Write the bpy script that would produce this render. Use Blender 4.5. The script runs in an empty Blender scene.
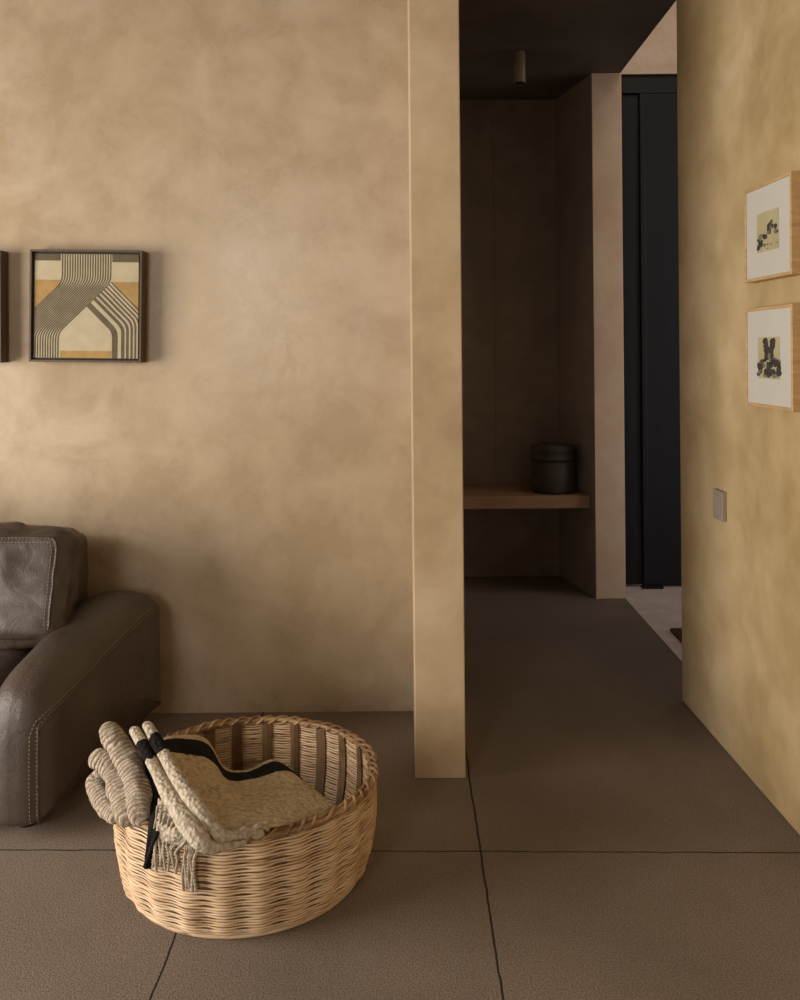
import bpy, bmesh, math, random
from mathutils import Vector, Matrix, noise
random.seed(7)
PI = math.pi
SC = bpy.context.scene
C = SC.collection

# ------------------------------------------------------------------ camera
CAM_H = 1.25
F = 900.0
PX, PY = 405.0, 352.0
ROLL = math.radians(0.5)
cd = bpy.data.cameras.new('camera')
cam = bpy.data.objects.new('camera', cd); C.objects.link(cam)
cam.location = (0, 0, CAM_H)
cam.rotation_euler = (Matrix.Rotation(PI/2, 3, 'X') @ Matrix.Rotation(-ROLL, 3, 'Z')).to_euler()
cd.sensor_fit = 'HORIZONTAL'; cd.sensor_width = 36.0; cd.lens = 36.0*F/800
cd.shift_x = -(PX-400)/800; cd.shift_y = -(500-PY)/800
cd.clip_start = 0.05
SC.camera = cam

# ------------------------------------------------------------------ world, daylight, exposure
w = bpy.data.worlds.new('world'); SC.world = w; w.use_nodes = True
w.node_tree.nodes['Background'].inputs[0].default_value = (0.62, 0.72, 0.85, 1)
w.node_tree.nodes['Background'].inputs[1].default_value = 0.35
SC.view_settings.view_transform = 'Standard'
SC.view_settings.look = 'None'
SC.view_settings.exposure = 0.0
SC.view_settings.gamma = 1.0
SC.view_settings.use_curve_mapping = False

def area(name, loc, target, sx, sy, power, col, spread=180):
    l = bpy.data.lights.new(name, 'AREA'); l.shape = 'RECTANGLE'
    l.size = sx; l.size_y = sy; l.energy = power; l.color = col; l.spread = math.radians(spread)
    o = bpy.data.objects.new(name, l); C.objects.link(o)
    o.location = loc
    d = Vector(target)-Vector(loc)
    o.rotation_euler = d.to_track_quat('-Z', 'Y').to_euler()
    return o
# daylight entering through the big window of the left wall
area('daylight_left_window', (-3.42, 1.05, 1.05), (0, 1.05, 1.05), 2.3, 1.6, 180, (1.0, 0.92, 0.83))
area('daylight_rear_window', (-1.5, -1.93, 1.75), (-1.5, 0, 1.75), 0.9, 1.2, 36, (1.0, 0.93, 0.84))
# daylight through the glazed entrance on the far right
area('daylight_entrance', (2.52, 3.85, 1.5), (1.2, 4.6, 1.3), 1.0, 2.3, 3.2, (1.0, 0.90, 0.88), 70)
# skylight over the entrance
area('daylight_skylight', (1.23, 3.85, 3.76), (1.23, 3.85, 0), 1.2, 0.2, 10, (1.0, 0.90, 0.80), 170)

# ------------------------------------------------------------------ helpers
def pixdir(px, py):
    x, y = px-PX, py-PY
    c, s = math.cos(ROLL), math.sin(ROLL)
    # undo the roll: image (right, down)
    X = x*c - y*s; Y = x*s + y*c
    return Vector((X/F, 1.0, -Y/F))
def at(px, py, z):            # point at height z seen at that place of the photograph
    d = pixdir(px, py); t = (z-CAM_H)/d.z
    return Vector((0, 0, CAM_H)) + d*t
def ad(px, py, depth):
    return Vector((0, 0, CAM_H)) + pixdir(px, py)*depth

def new_mesh(name, verts, faces, mats=None, parent=None, smooth=False, fmat=None, uvs=None):
    me = bpy.data.meshes.new(name)
    me.from_pydata([tuple(v) for v in verts], [], faces)
    if mats:
        for m in (mats if isinstance(mats, (list, tuple)) else [mats]): me.materials.append(m)
    if fmat:
        for p, k in zip(me.polygons, fmat): p.material_index = k
    if smooth:
        for p in me.polygons: p.use_smooth = True
    if uvs:
        ul = me.uv_layers.new(name='UVMap')
        for lp in me.loops: ul.data[lp.index].uv = uvs[lp.vertex_index]
    me.update()
    o = bpy.data.objects.new(name, me); C.objects.link(o)
    if parent: o.parent = parent
    return o
def tag(o, label, cat, group=None):
    o['label'] = label; o['category'] = cat
    if group: o['group'] = group
    return o
def struct(o):
    o['kind'] = 'structure'; return o
def empty(name, loc=(0, 0, 0)):
    o = bpy.data.objects.new(name, None); C.objects.link(o); o.location = loc
    o.empty_display_size = 0.1
    return o
class MB:
    def __init__(s): s.v = []; s.f = []; s.m = []; s.uv = []
    def add(s, verts, faces, mi=0, uv=None):
        b = len(s.v); s.v += [Vector(v) for v in verts]
        s.f += [tuple(i+b for i in f) for f in faces]; s.m += [mi]*len(faces)
        s.uv += (uv if uv else [(0, 0)]*len(verts))
    def box(s, x0, x1, y0, y1, z0, z1, mi=0):
        s.add([(x0,y0,z0),(x1,y0,z0),(x1,y1,z0),(x0,y1,z0),(x0,y0,z1),(x1,y0,z1),(x1,y1,z1),(x0,y1,z1)],
              [(0,3,2,1),(4,5,6,7),(0,1,5,4),(1,2,6,5),(2,3,7,6),(3,0,4,7)], mi)
    def prism(s, pts, z0, z1, mi=0):     # pts counter-clockwise in plan
        n = len(pts)
        s.add([(x,y,z0) for x,y in pts]+[(x,y,z1) for x,y in pts],
              [tuple(reversed(range(n))), tuple(range(n,2*n))]+[(i,(i+1)%n,n+(i+1)%n,n+i) for i in range(n)], mi)
    def lathe(s, prof, c=(0,0), n=48, mi=0, cap=True):
        b = []
        for r, z in prof:
            for k in range(n):
                a = 2*PI*k/n; b.append((c[0]+r*math.cos(a), c[1]+r*math.sin(a), z))
        f = []
        for i in range(len(prof)-1):
            for k in range(n):
                f.append((i*n+k, i*n+(k+1)%n, (i+1)*n+(k+1)%n, (i+1)*n+k))
        if cap:
            f.append(tuple(reversed(range(n)))); f.append(tuple(range((len(prof)-1)*n, len(prof)*n)))
        s.add(b, f, mi)
    def sweep(s, pts, rad, n=12, mi=0, closed=False, flat=1.0, up=Vector((0,0,1)), vscale=1.0):
        pts = [Vector(p) for p in pts]; N = len(pts)
        if not isinstance(rad, (list, tuple)): rad = [rad]*N
        vs, uv = [], []; L = 0
        for i, p in enumerate(pts):
            a = pts[(i-1) % N] if (closed or i) else pts[i]
            b = pts[(i+1) % N] if (closed or i < N-1) else pts[i]
            t = (b-a).normalized()
            side = t.cross(up)
            if side.length < 1e-4: side = t.cross(Vector((0.3,1,0.1)))
            side.normalize(); nn = side.cross(t).normalized()
            if i: L += (pts[i]-pts[i-1]).length
            for k in range(n):
                q = 2*PI*k/n
                vs.append(p + (side*math.cos(q) + nn*math.sin(q)*flat)*rad[i]); uv.append((k/n, L*vscale))
        f = []
        for i in range(N if closed else N-1):
            for k in range(n):
                j = (i+1) % N
                f.append((i*n+k, i*n+(k+1)%n, j*n+(k+1)%n, j*n+k))
        if not closed:
            f.append(tuple(reversed(range(n)))); f.append(tuple(range((N-1)*n, N*n)))
        s.add(vs, f, mi, uv)
    def build(s, name, mats, parent=None, smooth=False):
        # keep world coordinates readable: parents sit at their own base
        vs = s.v
        if parent is not None:
            off = parent.location if parent.parent is None else parent.parent.location
            vs = [v-off for v in s.v]
        return new_mesh(name, vs, s.f, mats, parent, smooth, s.m, s.uv)
def bevel(o, wd=0.004, seg=2):
    m = o.modifiers.new('bevel', 'BEVEL'); m.width = wd; m.segments = seg; m.limit_method = 'ANGLE'
    return o
def crom(P, n):               # Catmull-Rom through points, n samples per span
    P = [Vector(p) for p in P]; out = []
    Q = [P[0]*2-P[1]]+P+[P[-1]*2-P[-2]]
    for i in range(1, len(Q)-2):
        a, b, c, d = Q[i-1:i+3]
        for k in range(n):
            t = k/n
            out.append(0.5*((2*b)+(c-a)*t+(2*a-5*b+4*c-d)*t*t+(3*b-a-3*c+d)*t**3))
    out.append(P[-1]); return out
def lerp(a, b, t): return a+(b-a)*t
def fbm(p, o=4): return noise.fractal(Vector(p), 1.0, 2.0, o)

# ------------------------------------------------------------------ materials
def mat(name):
    m = bpy.data.materials.new(name); m.use_nodes = True
    nt = m.node_tree; b = nt.nodes['Principled BSDF']
    return m, nt, b
def N(nt, t, **kw):
    n = nt.nodes.new(t)
    for k, v in kw.items():
        if k in n.inputs: n.inputs[k].default_value = v
        else: setattr(n, k, v)
    return n
def ramp(nt, fac, stops):
    r = nt.nodes.new('ShaderNodeValToRGB'); e = r.color_ramp.elements
    while len(e) < len(stops): e.new(0.5)
    for el, (p, c) in zip(e, stops): el.position = p; el.color = (*c, 1) if len(c) == 3 else c
    nt.links.new(fac, r.inputs[0]); return r
def mixc(nt, fac, a, b, mode='MIX'):
    n = nt.nodes.new('ShaderNodeMix'); n.data_type = 'RGBA'; n.blend_type = mode
    L = nt.links
    for s, v in ((n.inputs[0], fac), (n.inputs[6], a), (n.inputs[7], b)):
        if isinstance(v, (int, float)): s.default_value = v
        elif isinstance(v, tuple): s.default_value = (*v, 1)
        else: L.new(v, s)
    return n.outputs[2]
def objco(nt, scale=(1,1,1), src='Object'):
    tc = nt.nodes.new('ShaderNodeTexCoord'); mp = nt.nodes.new('ShaderNodeMapping')
    mp.inputs['Scale'].default_value = scale
    nt.links.new(tc.outputs[src], mp.inputs['Vector']); return mp.outputs[0]
def nz(nt, vec, scale, detail=5, rough=0.55, dist=0.0):
    n = N(nt, 'ShaderNodeTexNoise', Scale=scale, Detail=detail, Roughness=rough, Distortion=dist)
    nt.links.new(vec, n.inputs['Vector']); return n.outputs['Fac']
def bump(nt, b, h, strength, dist=0.01):
    n = N(nt, 'ShaderNodeBump', Strength=strength, Distance=dist)
    nt.links.new(h, n.inputs['Height']); nt.links.new(n.outputs[0], b.inputs['Normal']); return n
def setr(b, r, spec=0.5):
    b.inputs['Roughness'].default_value = r; b.inputs['Specular IOR Level'].default_value = spec

def plaster(name, c_lo, c_mid, c_hi, vein, rough=0.38, spec=0.45, off=0.0):
    m, nt, b = mat(name); L = nt.links
    tc = nt.nodes.new('ShaderNodeTexCoord'); mp = nt.nodes.new('ShaderNodeMapping')
    mp.inputs['Location'].default_value = (off, off*1.7, off*0.6)
    L.new(tc.outputs['Object'], mp.inputs['Vector']); v = mp.outputs[0]
    big = nz(nt, v, 0.95, 6, 0.66, 0.25)
    r = ramp(nt, big, [(0.32, c_lo), (0.5, c_mid), (0.66, c_hi)])
    med = nz(nt, v, 4.5, 7, 0.62, 0.35)
    r2 = ramp(nt, med, [(0.40, (0,0,0)), (0.62, (1,1,1))])
    c = mixc(nt, 0.16, r.outputs[0], r2.outputs[0], 'SOFT_LIGHT')
    # trowel veins: thin bands of distorted noise
    vn = nz(nt, v, 2.6, 9, 0.66, 0.3)
    band = ramp(nt, vn, [(0.485, (0,0,0)), (0.515, (1,1,1)), (0.56, (0,0,0))])
    msk = nz(nt, v, 1.7, 3, 0.5)
    mk = ramp(nt, msk, [(0.46, (0,0,0)), (0.68, (1,1,1))])
    mu = N(nt, 'ShaderNodeMath', operation='MULTIPLY'); L.new(band.outputs[0], mu.inputs[0]); L.new(mk.outputs[0], mu.inputs[1])
    mu2 = N(nt, 'ShaderNodeMath', operation='MULTIPLY'); L.new(mu.outputs[0], mu2.inputs[0]); mu2.inputs[1].default_value = 0.30
    c = mixc(nt, mu2.outputs[0], c, vein)
    L.new(c, b.inputs['Base Color'])
    rr = ramp(nt, med, [(0.3, (rough-0.06,)*3), (0.7, (rough+0.12,)*3)])
    L.new(rr.outputs[0], b.inputs['Roughness']); b.inputs['Specular IOR Level'].default_value = spec
    bump(nt, b, nz(nt, v, 5, 6, 0.6, 0.4), 0.08, 0.02)
    return m
M = {}
M['wall'] = plaster('polished_plaster_pink', (0.395,0.30,0.185), (0.445,0.345,0.23), (0.485,0.385,0.285), (0.34,0.245,0.12), 0.27)
M['ochre'] = plaster('polished_plaster_ochre', (0.44,0.325,0.195), (0.52,0.395,0.25), (0.57,0.44,0.295), (0.38,0.26,0.14), 0.42, 0.4, 3.1)
M['olive'] = plaster('polished_plaster_olive', (0.40,0.285,0.135), (0.51,0.38,0.21), (0.60,0.475,0.30), (0.34,0.23,0.10), 0.42, 0.4, 9.3)
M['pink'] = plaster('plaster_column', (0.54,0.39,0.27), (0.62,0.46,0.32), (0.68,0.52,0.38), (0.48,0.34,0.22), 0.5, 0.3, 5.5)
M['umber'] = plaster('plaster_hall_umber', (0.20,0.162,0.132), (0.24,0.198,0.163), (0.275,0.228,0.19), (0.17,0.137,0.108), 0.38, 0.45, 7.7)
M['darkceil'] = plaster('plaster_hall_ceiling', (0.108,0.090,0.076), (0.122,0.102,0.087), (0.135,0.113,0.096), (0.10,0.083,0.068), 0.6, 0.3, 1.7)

def floor_mat():
    m, nt, b = mat('exposed_aggregate_concrete'); L = nt.links
    v = objco(nt)
    big = nz(nt, v, 1.6, 4, 0.55, 0.4)
    r = ramp(nt, big, [(0.35, (0.19,0.148,0.112)), (0.65, (0.24,0.188,0.145))])
    fine = N(nt, 'ShaderNodeTexNoise', Scale=240, Detail=3, Roughness=0.7); L.new(v, fine.inputs['Vector'])
    fr = ramp(nt, fine.outputs['Fac'], [(0.38, (0.62,)*3), (0.60, (1.18,)*3)])
    c = mixc(nt, 1.0, r.outputs[0], fr.outputs[0], 'MULTIPLY')
    # saw-cut joints between the slabs, slightly wavy
    sep = nt.nodes.new('ShaderNodeSeparateXYZ'); L.new(v, sep.inputs[0])
    wob = nz(nt, v, 9, 3, 0.6)
    def line(axis, pos, half, amp, slope=0.0):
        a = N(nt, 'ShaderNodeMath', operation='MULTIPLY_ADD'); L.new(wob, a.inputs[0]); a.inputs[1].default_value = amp; L.new(sep.outputs[axis], a.inputs[2])
        if slope:
            a2 = N(nt, 'ShaderNodeMath', operation='MULTIPLY_ADD'); L.new(sep.outputs['X' if axis == 'Y' else 'Y'], a2.inputs[0]); a2.inputs[1].default_value = slope; L.new(a.outputs[0], a2.inputs[2]); a = a2
        s = N(nt, 'ShaderNodeMath', operation='SUBTRACT'); L.new(a.outputs[0], s.inputs[0]); s.inputs[1].default_value = pos+amp*0.5
        ab = N(nt, 'ShaderNodeMath', operation='ABSOLUTE'); L.new(s.outputs[0], ab.inputs[0])
        lt = N(nt, 'ShaderNodeMapRange'); L.new(ab.outputs[0], lt.inputs['Value'])
        lt.inputs['From Min'].default_value = half*0.6; lt.inputs['From Max'].default_value = half*1.4
        lt.inputs['To Min'].default_value = 1; lt.inputs['To Max'].default_value = 0
        return lt.outputs[0]
    ls = [line('X', 0.178, 0.0024, 0.012), line('X', -0.503, 0.0022, 0.010), line('X', -1.18, 0.002, 0.008),
          line('Y', 2.254, 0.0022, 0.012, 0.022), line('Y', 1.37, 0.0022, 0.01), line('X', 1.098, 0.003, 0.002)]
    cur = ls[0]
    for q in ls[1:]:
        mx = N(nt, 'ShaderNodeMath', operation='MAXIMUM'); L.new(cur, mx.inputs[0]); L.new(q, mx.inputs[1]); cur = mx.outputs[0]
    c = mixc(nt, cur, c, (0.022,0.016,0.012))
    L.new(c, b.inputs['Base Color']); setr(b, 0.72, 0.35)
    hh = N(nt, 'ShaderNodeMath', operation='MULTIPLY_ADD'); L.new(cur, hh.inputs[0]); hh.inputs[1].default_value = -2.0; L.new(fine.outputs['Fac'], hh.inputs[2])
    bump(nt, b, hh.outputs[0], 0.65, 0.004)
    return m
M['floor'] = floor_mat()

def simple(name, col, rough=0.5, spec=0.5, var=0.12, scale=20, bmp=0.0, bs=60, stretch=(1,1,1), metal=0.0):
    m, nt, b = mat(name); v = objco(nt, stretch)
    n = nz(nt, v, scale, 5, 0.6, 0.3)
    lo = tuple(c*(1-var) for c in col); hi = tuple(min(1, c*(1+var)) for c in col)
    r = ramp(nt, n, [(0.3, lo), (0.7, hi)]); nt.links.new(r.outputs[0], b.inputs['Base Color'])
    setr(b, rough, spec); b.inputs['Metallic'].default_value = metal
    if bmp: bump(nt, b, nz(nt, v, bs, 4, 0.6), bmp, 0.004)
    return m
M['smoothconc'] = simple('entrance_concrete', (0.66,0.56,0.50), 0.6, 0.3, 0.12, 9, 0.2, 60)
M['benchwood'] = simple('bench_plaster_wood', (0.30,0.175,0.10), 0.5, 0.4, 0.2, 5, 0.1, 30, (1,6,6))
M['clay'] = simple('dark_clay', (0.055,0.047,0.038), 0.6, 0.4, 0.3, 14, 0.3, 60)
M['door'] = simple('black_door', (0.009,0.010,0.012), 0.55, 0.3, 0.15, 4, 0.05, 30, (8,8,1))
M['doorhead'] = simple('black_door_header', (0.013,0.013,0.012), 0.6, 0.3, 0.15, 4)
M['spot'] = simple('spot_metal', (0.30,0.25,0.17), 0.4, 0.5, 0.15, 12)
M['black'] = simple('matt_black', (0.02,0.018,0.016), 0.6, 0.3, 0.2, 20)
M['walnut'] = simple('dark_walnut', (0.085,0.055,0.034), 0.45, 0.4, 0.3, 12, 0.1, 50, (6,6,1))
M['oak'] = simple('honey_oak', (0.50,0.32,0.15), 0.5, 0.4, 0.18, 6, 0.1, 40, (3,3,18))
M['matboard'] = simple('white_mat_board', (0.50,0.475,0.415), 0.8, 0.2, 0.03, 10)
M['print'] = simple('aged_print_paper', (0.40,0.35,0.20), 0.8, 0.2, 0.12, 12)
M['ink'] = simple('black_ink', (0.045,0.04,0.035), 0.8, 0.2, 0.4, 40)
M['ink2'] = simple('grey_ink', (0.17,0.15,0.10), 0.8, 0.2, 0.3, 40)
M['art_cream'] = simple('art_cream', (0.45,0.39,0.265), 0.85, 0.2, 0.08, 25)
M['art_ochre'] = simple('art_ochre', (0.36,0.235,0.09), 0.85, 0.2, 0.15, 25)
M['art_dark'] = simple('art_charcoal', (0.12,0.097,0.06), 0.85, 0.2, 0.2, 25)
M['rust'] = simple('art_rust', (0.33,0.16,0.08), 0.85, 0.2, 0.2, 25)
M['switch'] = simple('bronze_switch', (0.30,0.26,0.20), 0.45, 0.4, 0.08, 12)
M['mat'] = simple('brown_coir', (0.085,0.050,0.032), 0.95, 0.1, 0.3, 60, 0.6, 160)
M['tassel'] = simple('grey_beige_yarn', (0.42,0.35,0.26), 0.95, 0.1, 0.25, 60, 0.5, 200)
M['winframe'] = simple('window_metal', (0.03,0.028,0.026), 0.5, 0.4)
M['underside'] = simple('dark_webbing', (0.02,0.016,0.014), 0.8, 0.2)
M['stitch'] = simple('stitch_thread', (0.33,0.26,0.19), 0.8, 0.2, 0.1, 40)

def leather():
    m, nt, b = mat('brown_leather'); L = nt.links; v = objco(nt)
    r = ramp(nt, nz(nt, v, 3.2, 6, 0.62, 0.6), [(0.3, (0.045,0.031,0.022)), (0.7, (0.080,0.056,0.042))])
    L.new(r.outputs[0], b.inputs['Base Color'])
    rr = ramp(nt, nz(nt, v, 8, 5, 0.6), [(0.3, (0.33,)*3), (0.7, (0.48,)*3)]); L.new(rr.outputs[0], b.inputs['Roughness'])
    b.inputs['Specular IOR Level'].default_value = 0.6
    vo = N(nt, 'ShaderNodeTexVoronoi', Scale=420.0); L.new(v, vo.inputs['Vector'])
    wr = nz(nt, v, 11, 4, 0.5, 2.2)
    a = N(nt, 'ShaderNodeMath', operation='MULTIPLY_ADD'); L.new(wr, a.inputs[0]); a.inputs[1].default_value = 4.0; L.new(vo.outputs['Distance'], a.inputs[2])
    bump(nt, b, a.outputs[0], 0.28, 0.0035)
    return m
M['leather'] = leather()

def reed(name, lo, mid, hi, vert=False):
    m, nt, b = mat(name); L = nt.links
    v = objco(nt, (10,10,60) if not vert else (30,30,8))
    n1 = nz(nt, v, 1.0, 4, 0.6)
    r = ramp(nt, n1, [(0.26, lo), (0.45, mid), (0.72, hi)])
    v2 = objco(nt, (6,6,26)); n2 = nz(nt, v2, 1.6, 3, 0.6)
    r2 = ramp(nt, n2, [(0.30, (0.38,0.30,0.24)), (0.42, (1,1,1))])
    c = mixc(nt, 0.85, r.outputs[0], r2.outputs[0], 'MULTIPLY')
    L.new(c, b.inputs['Base Color']); setr(b, 0.48, 0.4)
    v3 = objco(nt, (40,40,300)); bump(nt, b, nz(nt, v3, 1.0, 3, 0.6), 0.25, 0.002)
    return m
M['weft'] = reed('split_cane', (0.28,0.155,0.07), (0.60,0.42,0.25), (0.74,0.56,0.38))
M['stake'] = reed('cane_stake', (0.075,0.042,0.020), (0.13,0.074,0.034), (0.21,0.13,0.062), True)
M['rim'] = reed('cane_rim', (0.12,0.058,0.023), (0.27,0.155,0.070), (0.44,0.285,0.14))

def weave_mat(name, light, dark, stripes, su=70, sv=70, bm=0.9):
    # stripes: list of (v0, v1) uv-v bands that are black yarn
    m, nt, b = mat(name); L = nt.links
    tc = nt.nodes.new('ShaderNodeTexCoord'); uv = tc.outputs['UV']
    sep = nt.nodes.new('ShaderNodeSeparateXYZ'); L.new(uv, sep.inputs[0])
    def wave(axis, s, ph=0.0):
        a = N(nt, 'ShaderNodeMath', operation='MULTIPLY_ADD'); L.new(sep.outputs[axis], a.inputs[0]); a.inputs[1].default_value = s*2*PI; a.inputs[2].default_value = ph
        q = N(nt, 'ShaderNodeMath', operation='SINE'); L.new(a.outputs[0], q.inputs[0]); return q.outputs[0]
    ov = objco(nt)
    vo = N(nt, 'ShaderNodeTexVoronoi', Scale=float(su)); vo.feature = 'SMOOTH_F1'; L.new(ov, vo.inputs['Vector'])
    nn = nz(nt, ov, 150, 4, 0.7)
    h = N(nt, 'ShaderNodeMath', operation='MULTIPLY_ADD'); L.new(vo.outputs['Distance'], h.inputs[0]); h.inputs[1].default_value = -2.2; L.new(nn, h.inputs[2])
    big = nz(nt, ov, 22, 4, 0.6)
    base = ramp(nt, big, [(0.3, tuple(c*0.86 for c in light)), (0.7, light)]).outputs[0]
    sh = ramp(nt, vo.outputs['Distance'], [(0.30, (1,1,1)), (0.75, (0.66,0.62,0.56))]).outputs[0]  # shade in the dips between yarns, painted into the base colour
    base = mixc(nt, 1.0, base, sh, 'MULTIPLY')
    wob = nz(nt, objco(nt), 60, 2, 0.5)
    vv = N(nt, 'ShaderNodeMath', operation='MULTIPLY_ADD'); L.new(wob, vv.inputs[0]); vv.inputs[1].default_value = 0.03; L.new(sep.outputs['Y'], vv.inputs[2])
    tot = None
    for a0, a1 in stripes:
        c0 = (a0+a1)/2+0.015; hw = (a1-a0)/2
        cp = N(nt, 'ShaderNodeMath', operation='COMPARE'); L.new(vv.outputs[0], cp.inputs[0]); cp.inputs[1].default_value = c0; cp.inputs[2].default_value = hw
        if tot is None: tot = cp.outputs[0]
        else:
            mx = N(nt, 'ShaderNodeMath', operation='MAXIMUM'); L.new(tot, mx.inputs[0]); L.new(cp.outputs[0], mx.inputs[1]); tot = mx.outputs[0]
    if tot is not None: base = mixc(nt, tot, base, dark)
    L.new(base, b.inputs['Base Color']); setr(b, 0.95, 0.1)
    b.inputs['Sheen Weight'].default_value = 0.0
    bump(nt, b, h.outputs[0], bm, 0.004)
    return m
M['cream'] = weave_mat('cream_wool_weave', (0.62,0.50,0.33), (0.014,0.012,0.012), [(0.085, 0.30)], 105)
M['creamplain'] = weave_mat('cream_wool_plain', (0.58,0.50,0.385), (0.014,0.012,0.012), [], 115)
M['creamtube'] = weave_mat('cream_wool_fold', (0.60,0.52,0.405), (0.014,0.012,0.012), [(0.055, 0.115)], 115)
M['blackwool'] = simple('black_wool', (0.016,0.014,0.014), 0.95, 0.1, 0.3, 60, 0.8, 200)
def marl():
    m, nt, b = mat('grey_marled_wool'); L = nt.links
    tc = nt.nodes.new('ShaderNodeTexCoord'); sep = nt.nodes.new('ShaderNodeSeparateXYZ'); L.new(tc.outputs['UV'], sep.inputs[0])
    nn = nz(nt, objco(nt), 26, 3, 0.6)
    a = N(nt, 'ShaderNodeMath', operation='MULTIPLY_ADD'); L.new(nn, a.inputs[0]); a.inputs[1].default_value = 11.0
    k = N(nt, 'ShaderNodeMath', operation='MULTIPLY'); L.new(sep.outputs['Y'], k.inputs[0]); k.inputs[1].default_value = 2*PI*85; L.new(k.outputs[0], a.inputs[2])
    s = N(nt, 'ShaderNodeMath', operation='SINE'); L.new(a.outputs[0], s.inputs[0])
    r = ramp(nt, s.outputs[0], [(0.0, (0.46,0.36,0.265)), (0.5, (0.63,0.52,0.40)), (1.0, (0.70,0.59,0.47))])
    f = nz(nt, objco(nt), 160, 4, 0.7); fr = ramp(nt, f, [(0.35, (0.7,)*3), (0.6, (1.05,)*3)])
    L.new(mixc(nt, 1.0, r.outputs[0], fr.outputs[0], 'MULTIPLY'), b.inputs['Base Color']); setr(b, 0.95, 0.1)
    h = N(nt, 'ShaderNodeMath', operation='MULTIPLY_ADD'); L.new(f, h.inputs[0]); h.inputs[1].default_value = 4.0; L.new(s.outputs[0], h.inputs[2])
    bump(nt, b, h.outputs[0], 0.8, 0.004)
    return m
M['marl'] = marl()

# ------------------------------------------------------------------ the room
CEIL = 2.644
WY = 3.134          # back wall of the living area
def sb(name, x0, x1, y0, y1, z0, z1, m, bv=0.0):
    b = MB(); b.box(x0, x1, y0, y1, z0, z1); o = b.build(name, m); struct(o)
    if bv: bevel(o, bv, 2)
    return o
sb('floor', -3.6, 1.098, -2.0, 5.1, -0.1, 0.0, M['floor'])
sb('floor_entrance', 1.098, 2.75, 3.0, 4.9, -0.1, 0.0, M['smoothconc'])
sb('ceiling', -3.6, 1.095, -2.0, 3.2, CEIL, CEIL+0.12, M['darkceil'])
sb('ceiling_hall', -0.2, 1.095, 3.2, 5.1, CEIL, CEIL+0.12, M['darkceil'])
sb('ceiling_entrance', 1.095, 2.75, 3.0, 4.9, 3.8, 3.9, M['pink'])
sb('wall_back', -3.6, 0.020, WY, WY+0.12, 0, CEIL, M['wall'])
# end of the hall's left wall, standing proud of the back wall like a pier
sb('wall_pier', 0.019, 0.167, 2.635, 5.02, 0, CEIL, M['ochre'], 0.003)
def wx(y): return 1.0-0.028*(y-2.35)
b = MB(); b.prism([(wx(-2.0),-2.0),(1.15,-2.0),(1.15,3.205),(wx(3.205),3.205)], 0, 3.8)
o = b.build('wall_right', M['olive']); struct(o); bevel(o, 0.004, 2)
b = MB()
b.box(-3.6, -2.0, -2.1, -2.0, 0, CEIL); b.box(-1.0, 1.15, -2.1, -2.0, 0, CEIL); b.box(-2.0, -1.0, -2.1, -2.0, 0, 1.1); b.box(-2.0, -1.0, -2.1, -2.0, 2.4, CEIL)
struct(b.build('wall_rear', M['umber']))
b = MB(); b.box(-2.0,-1.96,-2.08,-2.03,1.1,2.4); b.box(-1.04,-1.0,-2.08,-2.03,1.1,2.4); b.box(-2.0,-1.0,-2.08,-2.03,1.1,1.14); b.box(-2.0,-1.0,-2.08,-2.03,2.36,2.4)
struct(b.build('window_3', M['winframe']))
b = MB()      # left wall with a wide window opening
b.box(-3.6, -3.48, -2.0, -0.15, 0, CEIL); b.box(-3.6, -3.48, 2.25, WY, 0, CEIL)
b.box(-3.6, -3.48, -0.15, 2.25, 0, 0.2); b.box(-3.6, -3.48, -0.15, 2.25, 1.9, CEIL)
struct(b.build('wall_left', M['umber']))
b = MB()
for y in (-0.15, 1.03, 2.21): b.box(-3.57, -3.52, y, y+0.04, 0.2, 1.9)
b.box(-3.57, -3.52, -0.15, 2.25, 0.2, 0.24); b.box(-3.57, -3.52, -0.15, 2.25, 1.86, 1.9)
struct(b.build('window_1', M['winframe']))
# hall
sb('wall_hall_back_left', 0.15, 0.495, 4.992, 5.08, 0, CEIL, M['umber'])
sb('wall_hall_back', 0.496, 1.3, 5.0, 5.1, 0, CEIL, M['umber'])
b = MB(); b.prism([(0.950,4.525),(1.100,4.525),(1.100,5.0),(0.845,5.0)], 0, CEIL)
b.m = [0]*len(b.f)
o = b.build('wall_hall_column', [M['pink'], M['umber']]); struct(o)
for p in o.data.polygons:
    if p.normal.x < -0.5: p.material_index = 1  # darker plaster on the left face puts its shade into the colour
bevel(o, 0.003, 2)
# entrance
sb('wall_entrance_back', 1.108, 2.75, 4.727, 4.85, 2.700, 3.8, M['pink'])
sb('wall_entrance_back_side', 2.05, 2.75, 4.727, 4.85, 0, 2.700, M['pink'])
b = MB()
b.box(2.6, 2.72, 3.0, 3.3, 0, 3.8); b.box(2.6, 2.72, 4.4, 4.73, 0, 3.8); b.box(2.6, 2.72, 3.3, 4.4, 2.7, 3.8)
struct(b.build('wall_entrance_right', M['pink']))
b = MB(); b.box(2.62,2.68,3.3,3.35,0,2.7); b.box(2.62,2.68,4.35,4.4,0,2.7); b.box(2.62,2.68,3.3,4.4,2.65,2.7); b.box(2.62,2.68,3.3,4.4,0,0.05)
struct(b.build('window_2', M['winframe']))
sb('wall_entrance_front', 1.15, 2.75, 3.08, 3.2, 0, 3.8, M['pink'])
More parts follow.
